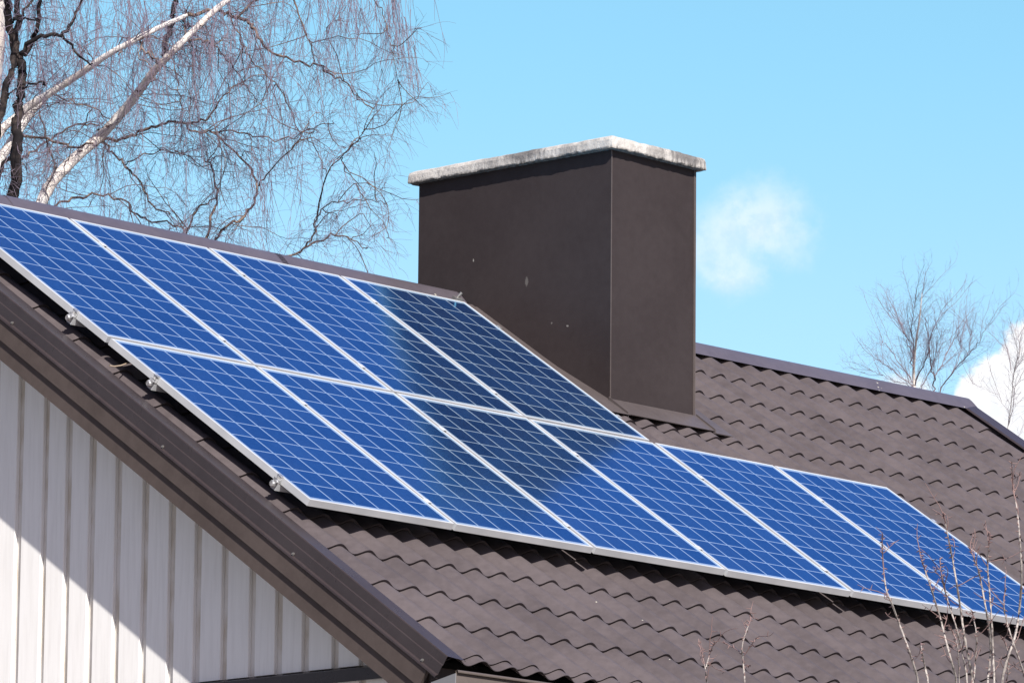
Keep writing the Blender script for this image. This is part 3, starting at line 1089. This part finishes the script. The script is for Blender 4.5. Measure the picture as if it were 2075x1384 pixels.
BR = [  # brown side branches
    ([(880, 70), (980, 48), (1060, 60), (1150, 95), (1190, 130), (1210, 185), (1280, 250), (1380, 295), (1500, 300), (1560, 345), (1680, 380), (1760, 470)], 0.020, 0.006),
    ([(470, 660), (560, 655), (640, 625), (720, 590), (800, 570), (880, 580), (950, 570), (1000, 520), (1060, 430), (1130, 385)], 0.018, 0.006),
    ([(860, 580), (900, 615), (1000, 620), (1080, 690), (1150, 760), (1210, 860), (1190, 960), (1110, 1040), (1060, 1050), (1010, 1110), (980, 1180)], 0.009, 0.014),
    ([(1000, 620), (1100, 615), (1200, 640), (1330, 660), (1450, 600), (1590, 570)], 0.009, 0.004),
    ([(1210, 860), (1300, 750), (1400, 660), (1480, 610)], 0.008, 0.004),
    ([(1200, 1230), (1290, 1195), (1390, 1190), (1440, 1150), (1480, 1070), (1510, 960), (1550, 800), (1640, 740), (1760, 650), (1800, 580), (1880, 470)], 0.013, 0.003),
    ([(1440, 1150), (1530, 1120), (1620, 1090), (1720, 1125), (1800, 1160)], 0.012, 0.004),
    ([(1500, 1000), (1580, 945), (1700, 940), (1830, 930), (1930, 960)], 0.007, 0.003),
    ([(950, 1200), (985, 1030), (1020, 930), (1010, 820), (960, 740)], 0.016, 0.008),
    ([(850, 1100), (890, 1050), (905, 990), (1000, 930), (1020, 880)], 0.012, 0.006),
    ([(240, 990), (270, 950), (360, 930), (430, 905), (520, 910), (600, 940), (630, 1000), (700, 1040), (800, 1040), (870, 1080)], 0.013, 0.008),
    ([(460, 600), (490, 660), (530, 720), (580, 770), (640, 830), (690, 910), (700, 960), (790, 1000)], 0.014, 0.007),
    ([(580, 770), (680, 720), (790, 695), (860, 720)], 0.008, 0.004),
    ([(660, 190), (670, 240), (710, 265), (740, 290)], 0.012, 0.010),
    ([(810, 280), (830, 380), (850, 490), (845, 560)], 0.008, 0.004),
    ([(880, 190), (960, 190), (1030, 230), (1080, 310), (1150, 390), (1200, 480)], 0.012, 0.005),
    ([(1060, 60), (1130, 180), (1150, 260), (1220, 330), (1300, 400), (1345, 490)], 0.010, 0.004),
    ([(1340, -120), (1370, 0), (1410, 120), (1450, 190), (1470, 290)], 0.010, 0.005),
    ([(100, 740), (200, 680), (300, 610), (400, 570), (460, 590)], 0.014, 0.008),
    ([(90, 630), (240, 660), (350, 690), (450, 680)], 0.014, 0.010),
    ([(850, 90), (870, 140), (880, 110)], 0.010, 0.008),
    ([(1100, 80), (1200, 10), (1300, -90)], 0.012, 0.008),
    ([(240, 440), (320, 470), (420, 500), (520, 560)], 0.010, 0.005),
    ([(180, 500), (205, 600), (230, 700), (270, 800)], 0.009, 0.006),
    ([(560, 240), (600, 190), (660, 170), (760, 180)], 0.010, 0.005),
    ([(1780, -160), (1850, 0), (1920, 80), (1950, 200), (1980, 300), (2010, 390)], 0.006, 0.003),
    ([(1640, 740), (1700, 830), (1800, 900)], 0.006, 0.003),
    ([(1550, 800), (1480, 700), (1440, 580)], 0.006, 0.003),
]
brmb = MB()
for c, r0, r1 in BR:
    c = [(x if x < 1450 else 1450+(x-1450)*0.74, y) for x, y in c]
    p = trace(zp(c), BD+r.uniform(-1.2, 1.2), r, 0.5)
    jit = [q + np.array([r.gauss(0, 0.009), r.gauss(0, 0.009), r.gauss(0, 0.009)]) for q in p]
    branch(brmb, jit, r0*0.74, r1*0.75, 6, r)
    paths.append(p)
# further side branches that spring from the limbs
more = []
for p in paths[:]:
    for k in range(max(2, len(p)//6)):
        i = r.randint(2, len(p)-2)
        d = (p[i+1]-p[i-1]); d = d/np.linalg.norm(d)
        q = wander(p[i], d*0.7+rnd_dir(r)*0.9+np.array([0.1, -0.1, 0.05]), r.uniform(0.3, 0.95), 9, 0.035, 0.24, r)
        branch(brmb, q, 0.0045, 0.0018, 4)
        more.append(q)
tp(brmb, 'branches', m_limb, birch)
tw = MB()
for p in paths[:3]:
    spray(tw, p, r, 0.12, 0.40, 0.07, (0.1, -0.1, -0.1), 0.0023, 3, 0.24)
for p in paths[3:]:
    spray(tw, p, r, 0.072, 0.36, 0.06, (0.06, -0.06, 0.0), 0.0019, 4, 0.24)
for p in more:
    spray(tw, p, r, 0.08, 0.28, 0.07, (0.05, -0.05, -0.05), 0.0018, 3, 0.20)
# long hanging twigs from boughs above the picture
for k in range(235):
    x = r.uniform(-20, 845)
    y = r.uniform(-170, 60) if r.random() < 0.6 else r.uniform(0, 330)
    if x > 620 and y > 20:
        y = r.uniform(-180, 0)
    p0 = pix(x, y, BD+r.uniform(-2.2, 1.8))
    d = np.array([r.gauss(0.04, 0.30), r.gauss(-0.04, 0.30), -0.65])
    q = wander(p0, d, r.uniform(0.45, 1.15), 10, 0.22, 0.10, r)
    tw.tube(q, [0.0025-0.00014*i for i in range(11)], 3)
    for s_ in range(r.randint(7, 13)):
        i = r.randint(0, 8)
        dd = (q[i+1]-q[i]); dd = dd/np.linalg.norm(dd)+rnd_dir(r)*0.45
        st = wander(q[i], dd, r.uniform(0.10, 0.36), 5, 0.16, 0.10, r)
        tw.tube(st, [0.0016, 0.0015, 0.0014, 0.0013, 0.0012, 0.0010], 3)
# the far right tassel
for k in range(16):
    cx = [(785, -40), (803, 0), (818, 35), (830, 85)][k % 4]
    q = wander(pix(cx[0]+r.uniform(-8, 8), cx[1], BD-0.5), np.array([0.18, -0.16, -1.0]), r.uniform(0.35, 0.75), 9, 0.12, 0.05, r)
    tw.tube(q, [0.0022-0.00013*i for i in range(10)], 3)
    for s_ in range(4):
        i = r.randint(1, 7)
        dd = (q[i+1]-q[i]); dd = dd/np.linalg.norm(dd)+rnd_dir(r)*0.4
        tw.tube(wander(q[i], dd, r.uniform(0.08, 0.2), 4, 0.12, 0.08, r), [0.0018, 0.0016, 0.0014, 0.0012, 0.001], 3)
tp(tw, 'crown', m_twig, birch)

# dark slender tree in front of the birch
DD = 39.5
r = random.Random(5)
pr_ = pix(35, 700, DD)
dark_root = np.array([pr_[0], pr_[1], GROUND_Z])
dark = empty('bare_tree', dark_root, 'thin dark barked bare tree at the left edge in front of the birch', 'tree')
DK = [
    ([(65, 930), (75, 800), (80, 650), (72, 570), (95, 470), (105, 350), (90, 270), (60, 200), (40, 100), (33, 0), (30, -150)], 0.043, 0.024),
    ([(-70, 930), (-40, 720), (0, 560), (30, 400), (60, 290), (80, 150), (85, 0), (88, -160)], 0.034, 0.018),
    ([(90, 275), (150, 210), (170, 150), (185, 50), (192, -80)], 0.022, 0.012),
    ([(100, 255), (150, 190), (220, 160), (290, 165), (340, 100), (385, -10), (400, -90)], 0.017, 0.009),
    ([(285, 168), (340, 220), (390, 280), (430, 302)], 0.011, 0.006),
    ([(840, -70), (828, 0), (800, 90), (775, 200), (768, 285)], 0.018, 0.026),
    ([(80, 650), (20, 790), (-30, 860)], 0.014, 0.012),
    ([(70, 100), (140, 20), (190, -70)], 0.012, 0.007),
    ([(60, 100), (110, 90), (170, 85)], 0.010, 0.006),
    ([(100, 400), (200, 375), (215, 400)], 0.009, 0.005),
    ([(15, 470), (60, 440), (130, 400)], 0.008, 0.004),
]
dp = []
mb = MB()
for i, (c, r0, r1) in enumerate(DK):
    p = trace(zp(c), DD+(0 if i != 5 else 2.3), r, 0.15)
    if i == 0:
        p = [dark_root, pix(45, 640, DD)] + p
    if i == 1:
        p = [dark_root+np.array([-0.1, 0, 0])] + p
    j = [q + np.array([r.gauss(0, 0.008), r.gauss(0, 0.008), r.gauss(0, 0.008)]) for q in p]
    branch(mb, j, r0, r1, 7, r)
    dp.append(p[1:])
tp(mb, 'trunk', m_darkbark, dark)
tw = MB()
for p in dp:
    spray(tw, p, r, 0.085, 0.40, 0.05, (0.1, -0.1, 0.05), 0.0024, 4, 0.22)
tp(tw, 'crown', m_twig, dark)

# small birches beyond the right end of the roof
def ascending(name, label, depth, px, base_y, top, stems, seed, thin=1.0, every=1.0):
    r = random.Random(seed)
    group = None
    q = pix(px, base_y, depth)
    rt = np.array([q[0], q[1], GROUND_Z])
    root = empty(name, rt, label, 'tree', group)
    mt, mbr, tw = MB(), MB(), MB()
    allp = []
    for i, (c, r0, r1) in enumerate(stems):
        p = trace(c, depth+r.uniform(-0.5, 0.5)*(i > 0), r, 0.2)
        if i == 0:
            p = [rt] + p
            branch(mt, p, r0*0.5, r1*0.5, 7, r)
            allp.append(p[1:])
        else:
            branch(mbr, [w + np.array([r.gauss(0, 0.006), r.gauss(0, 0.006), r.gauss(0, 0.006)]) for w in p], r0*0.52, r1*0.5, 5, r)
            allp.append(p)
    for p in allp[:]:
        for k in range(int((len(p)//4+1)/every)):
            i = r.randint(1, len(p)-2)
            d = p[i+1]-p[i-1]; d = d/np.linalg.norm(d)
            w = wander(p[i], d+rnd_dir(r)*0.55+np.array([0, 0, 0.25]), r.uniform(0.2, 0.42), 7, -0.02, 0.10, r)
            branch(mbr, w, 0.0024*thin, 0.0012*thin, 4)
            spray(tw, w, r, 0.07, 0.15, 0.0, (0, 0, 0.3), 0.00115*thin, 2, 0.10, 1.0)
    for p in allp:
        spray(tw, p, r, 0.09*every, 0.19, 0.0, (0, 0, 0.25), 0.00125*thin, 3, 0.12, 0.9)
    tp(mt, 'trunk', m_bark, root)
    tp(mbr, 'branches', m_faint, root)
    tp(tw, 'crown', m_twig, root)
    return root


ZZ = 2.767


def zq(lst):
    return [(1400+x/ZZ, 500+y/ZZ) for x, y in lst]


ST = [
    (zq([(1245, 900), (1243, 775), (1237, 690), (1240, 600), (1250, 480), (1262, 380), (1280, 260), (1290, 150), (1297, 70)]), 0.034, 0.004),
    (zq([(1238, 640), (1220, 500), (1195, 420), (1165, 350), (1130, 270), (1110, 210)]), 0.010, 0.003),
    (zq([(1245, 560), (1225, 400), (1225, 300), (1240, 200), (1252, 110)]), 0.009, 0.003),
    (zq([(1245, 760), (1300, 620), (1340, 520), (1350, 400), (1400, 290), (1450, 210)]), 0.011, 0.003),
    (zq([(1235, 740), (1170, 640), (1110, 540), (1060, 470), (1020, 440)]), 0.009, 0.003),
    (zq([(1235, 760), (1150, 700), (1080, 640), (1000, 580), (975, 530)]), 0.008, 0.003),
    (zq([(1375, 880), (1380, 790), (1385, 700), (1360, 620), (1345, 480), (1330, 330), (1320, 250)]), 0.014, 0.004),
    (zq([(1385, 690), (1440, 590), (1480, 500), (1520, 420), (1545, 330)]), 0.009, 0.003),
    (zq([(1400, 860), (1440, 760), (1520, 650), (1590, 560), (1650, 490), (1710, 400), (1760, 310)]), 0.012, 0.003),
    (zq([(1500, 680), (1560, 560), (1570, 470), (1550, 420)]), 0.007, 0.003),
    (zq([(1240, 770), (1190, 740), (1120, 740), (1040, 690), (930, 640)]), 0.007, 0.002),
    (zq([(1280, 800), (1330, 700), (1390, 560), (1400, 450), (1430, 380)]), 0.008, 0.003),
    (zq([(1620, 520), (1635, 430), (1640, 350)]), 0.005, 0.002),
    (zq([(1250, 480), (1180, 400), (1150, 300), (1145, 190)]), 0.006, 0.002),
]
ST = [([(1868+(x-1868)*0.80, 805-(805-y)*(0.76 if y < 805 else 1.0)) for x, y in c], a_, b_) for c, a_, b_ in ST]
ascending('birch_tree', 'young bare birch with fanned twigs rising behind the right part of the ridge', 45.0, 1852, 800, 520, ST, 31, 0.8, 0.9)
ST2 = [
    (zq([(1740, 1180), (1760, 1010), (1775, 900), (1785, 800), (1790, 700), (1805, 610), (1830, 540), (1830, 470), (1800, 390)]), 0.016, 0.004),
    (zq([(1765, 1000), (1795, 860), (1792, 740), (1775, 640), (1760, 520), (1740, 440)]), 0.010, 0.003),
    (zq([(1800, 640), (1850, 550), (1880, 470), (1900, 380)]), 0.008, 0.003),
    (zq([(1790, 760), (1850, 700), (1920, 660)]), 0.005, 0.002),
    (zq([(1780, 880), (1840, 840), (1890, 760)]), 0.005, 0.002),
    (zq([(1815, 1080), (1850, 990), (1890, 900)]), 0.006, 0.002),
    (zq([(1770, 930), (1700, 800), (1640, 770), (1560, 730)]), 0.004, 0.002),
]
ST2 = [([(x+6, 870-(870-y)*(0.88 if y < 870 else 1.0)) for x, y in c], a_*0.55, b_*0.7) for c, a_, b_ in ST2]
ascending('birch_tree', 'sparse thin birch against the white cloud at the right edge', 43.0, 2040, 930, 600, ST2, 32, 0.8, 2.2)

# ------------------------------------------------------------------ shrubs in front of the house
ZS = 3.605


def zs(lst):
    return [(1700+x/ZS, 1000+y/ZS) for x, y in lst]


def shrub(label, depth, stems, seed, root_px, scale=1.0, group=None):
    r = random.Random(seed)
    q = pix(root_px, 1384, depth)
    rt = np.array([q[0], q[1], GROUND_Z])
    root = empty('bare_shrub', rt, label, 'shrub', group)
    tw = MB()
    for (c, r0, r1, redfrom) in stems:
        pts = [pix(x, y, depth+r.uniform(-0.10, 0.10)) for x, y in c]
        if c[0][1] > 1370:
            lowp = pts[0]
            pts = [rt + np.array([r.uniform(-0.06, 0.06), r.uniform(-0.06, 0.06), 0]), rt*0.55+lowp*0.45+np.array([0, 0, -0.2]), lowp*0.8+rt*0.2+np.array([0, 0, 0.02])] + pts
        pts = smooth_path(pts, 2)
        n = len(pts)
        mb = MB()
        cut = int(n*redfrom)
        rad = [0.78*(r0+(r1-r0)*i/(n-1)) for i in range(n)]
        # swollen nodes where side buds sit
        rad = [a*(1.28 if (i % 4 == 0) else 1.0) for i, a in enumerate(rad)]
        mb.tube(pts[:cut+1], rad[:cut+1], 7)
        o = mb.build('stem', m_stem, root); o.location = -root.location
        if cut < n-1:
            tw.tube(pts[cut:], rad[cut:], 6)
        vis = [p for p in pts[n//3:]]
        dense = resample(vis, 0.055)
        for i, p in enumerate(dense[1:-1]):
            up = dense[i+2]-dense[i]; up = up/np.linalg.norm(up)
            k = i/len(dense)
            # buds
            d = up*0.6+rnd_dir(r)
            d = d/np.linalg.norm(d)
            tw.tube([p, p+d*0.008, p+d*0.015], [0.0028*scale, 0.0025*scale, 0.0006], 4)
            if r.random() < 0.10+0.55*max(0, k-0.35):
                w = wander(p, up*0.8+rnd_dir(r)*0.7, r.uniform(0.05, 0.16), 5, -0.03, 0.16, r)
                tw.tube(w, [0.0019*scale, 0.0018*scale, 0.0016*scale, 0.0015*scale, 0.0012*scale, 0.0008], 4)
                for s_ in range(2):
                    e = w[r.randint(2, 4)]
                    d2 = rnd_dir(r)*0.8+up*0.5; d2 = d2/np.linalg.norm(d2)
                    tw.tube([e, e+d2*0.012, e+d2*0.022], [0.0017*scale, 0.0016*scale, 0.0006], 3)
    o = tw.build('crown', m_shoot, root); o.location = -root.location
    return root


SD_ = 19.5
SH = [
    (zs([(590, 1400), (540, 1230), (490, 1080), (430, 920), (370, 760), (345, 710), (330, 600), (318, 450), (315, 330)]), 0.0062, 0.0022, 0.78),
    (zs([(872, 1400), (820, 1220), (780, 1070), (740, 900), (700, 780), (670, 680), (630, 560), (600, 480), (588, 410)]), 0.0062, 0.0022, 0.80),
    (zs([(990, 1400), (940, 1180), (910, 1000), (890, 850), (860, 650), (830, 480), (800, 330), (780, 230), (765, 140)]), 0.0075, 0.0022, 0.88),
    (zs([(950, 1400), (900, 1160), (860, 980), (810, 830), (770, 700), (745, 580), (738, 470)]), 0.0055, 0.0020, 0.78),
    (zs([(985, 1400), (1000, 1180), (1008, 1020), (985, 920), (975, 860)]), 0.0048, 0.0018, 0.84),
    (zs([(1078, 1400), (1110, 1200), (1105, 1020), (1070, 820), (1040, 650), (1020, 560), (985, 470), (960, 395)]), 0.0068, 0.0020, 0.86),
    (zs([(1138, 1400), (1125, 1150), (1115, 900), (1100, 700), (1085, 560), (1092, 400), (1105, 285)]), 0.0066, 0.0022, 0.86),
    (zs([(1175, 1400), (1240, 1180), (1290, 1040), (1320, 850), (1335, 650), (1330, 450), (1315, 250), (1300, 100), (1280, 10), (1268, -90), (1262, -230)]), 0.0080, 0.0018, 0.80),
    (zs([(1370, 1400), (1350, 1300), (1270, 1080), (1220, 920), (1200, 800), (1215, 700)]), 0.0060, 0.0020, 0.84),
    (zs([(662, 1400), (620, 1230), (605, 1150), (598, 1090)]), 0.0060, 0.0028, 0.86),
    (zs([(1215, 1400), (1245, 1270), (1230, 1120), (1180, 1030)]), 0.0036, 0.0016, 0.80),
    (zs([(880, 1400), (870, 1100), (840, 1020), (800, 950)]), 0.0036, 0.0016, 0.75),
]
shrub('tall bare shrub with many pale upright stems in front of the rightmost panel', SD_, SH, 77, 1985)
ZT = 2.592


def zt_(lst):
    return [(1300+x/ZT, 850+y/ZT) for x, y in lst]


shrub('single forked reddish shoot before the tiles left of its taller twin', 19.0,
      [(zt_([(345, 1400), (335, 1310), (355, 1240), (380, 1175)]), 0.0046, 0.0018, 0.90),
       (zt_([(336, 1310), (320, 1240), (300, 1165)]), 0.0026, 0.0012, 0.3)], 78, 1432, 0.9, 'lone shoots in front of the tiles')
shrub('taller forked shoot before the tiles, nearer the big bare shrub', 19.0,
      [(zt_([(546, 1400), (532, 1260), (525, 1190), (550, 1110), (577, 1040)]), 0.0056, 0.0018, 0.86),
       (zt_([(526, 1225), (480, 1195), (430, 1168)]), 0.0024, 0.0011, 0.2),
       (zt_([(531, 1250), (565, 1200), (602, 1145)]), 0.0024, 0.0011, 0.2),
       (zt_([(535, 1290), (555, 1287), (572, 1292)]), 0.0024, 0.0012, 0.2)], 79, 1508, 0.9, 'lone shoots in front of the tiles')
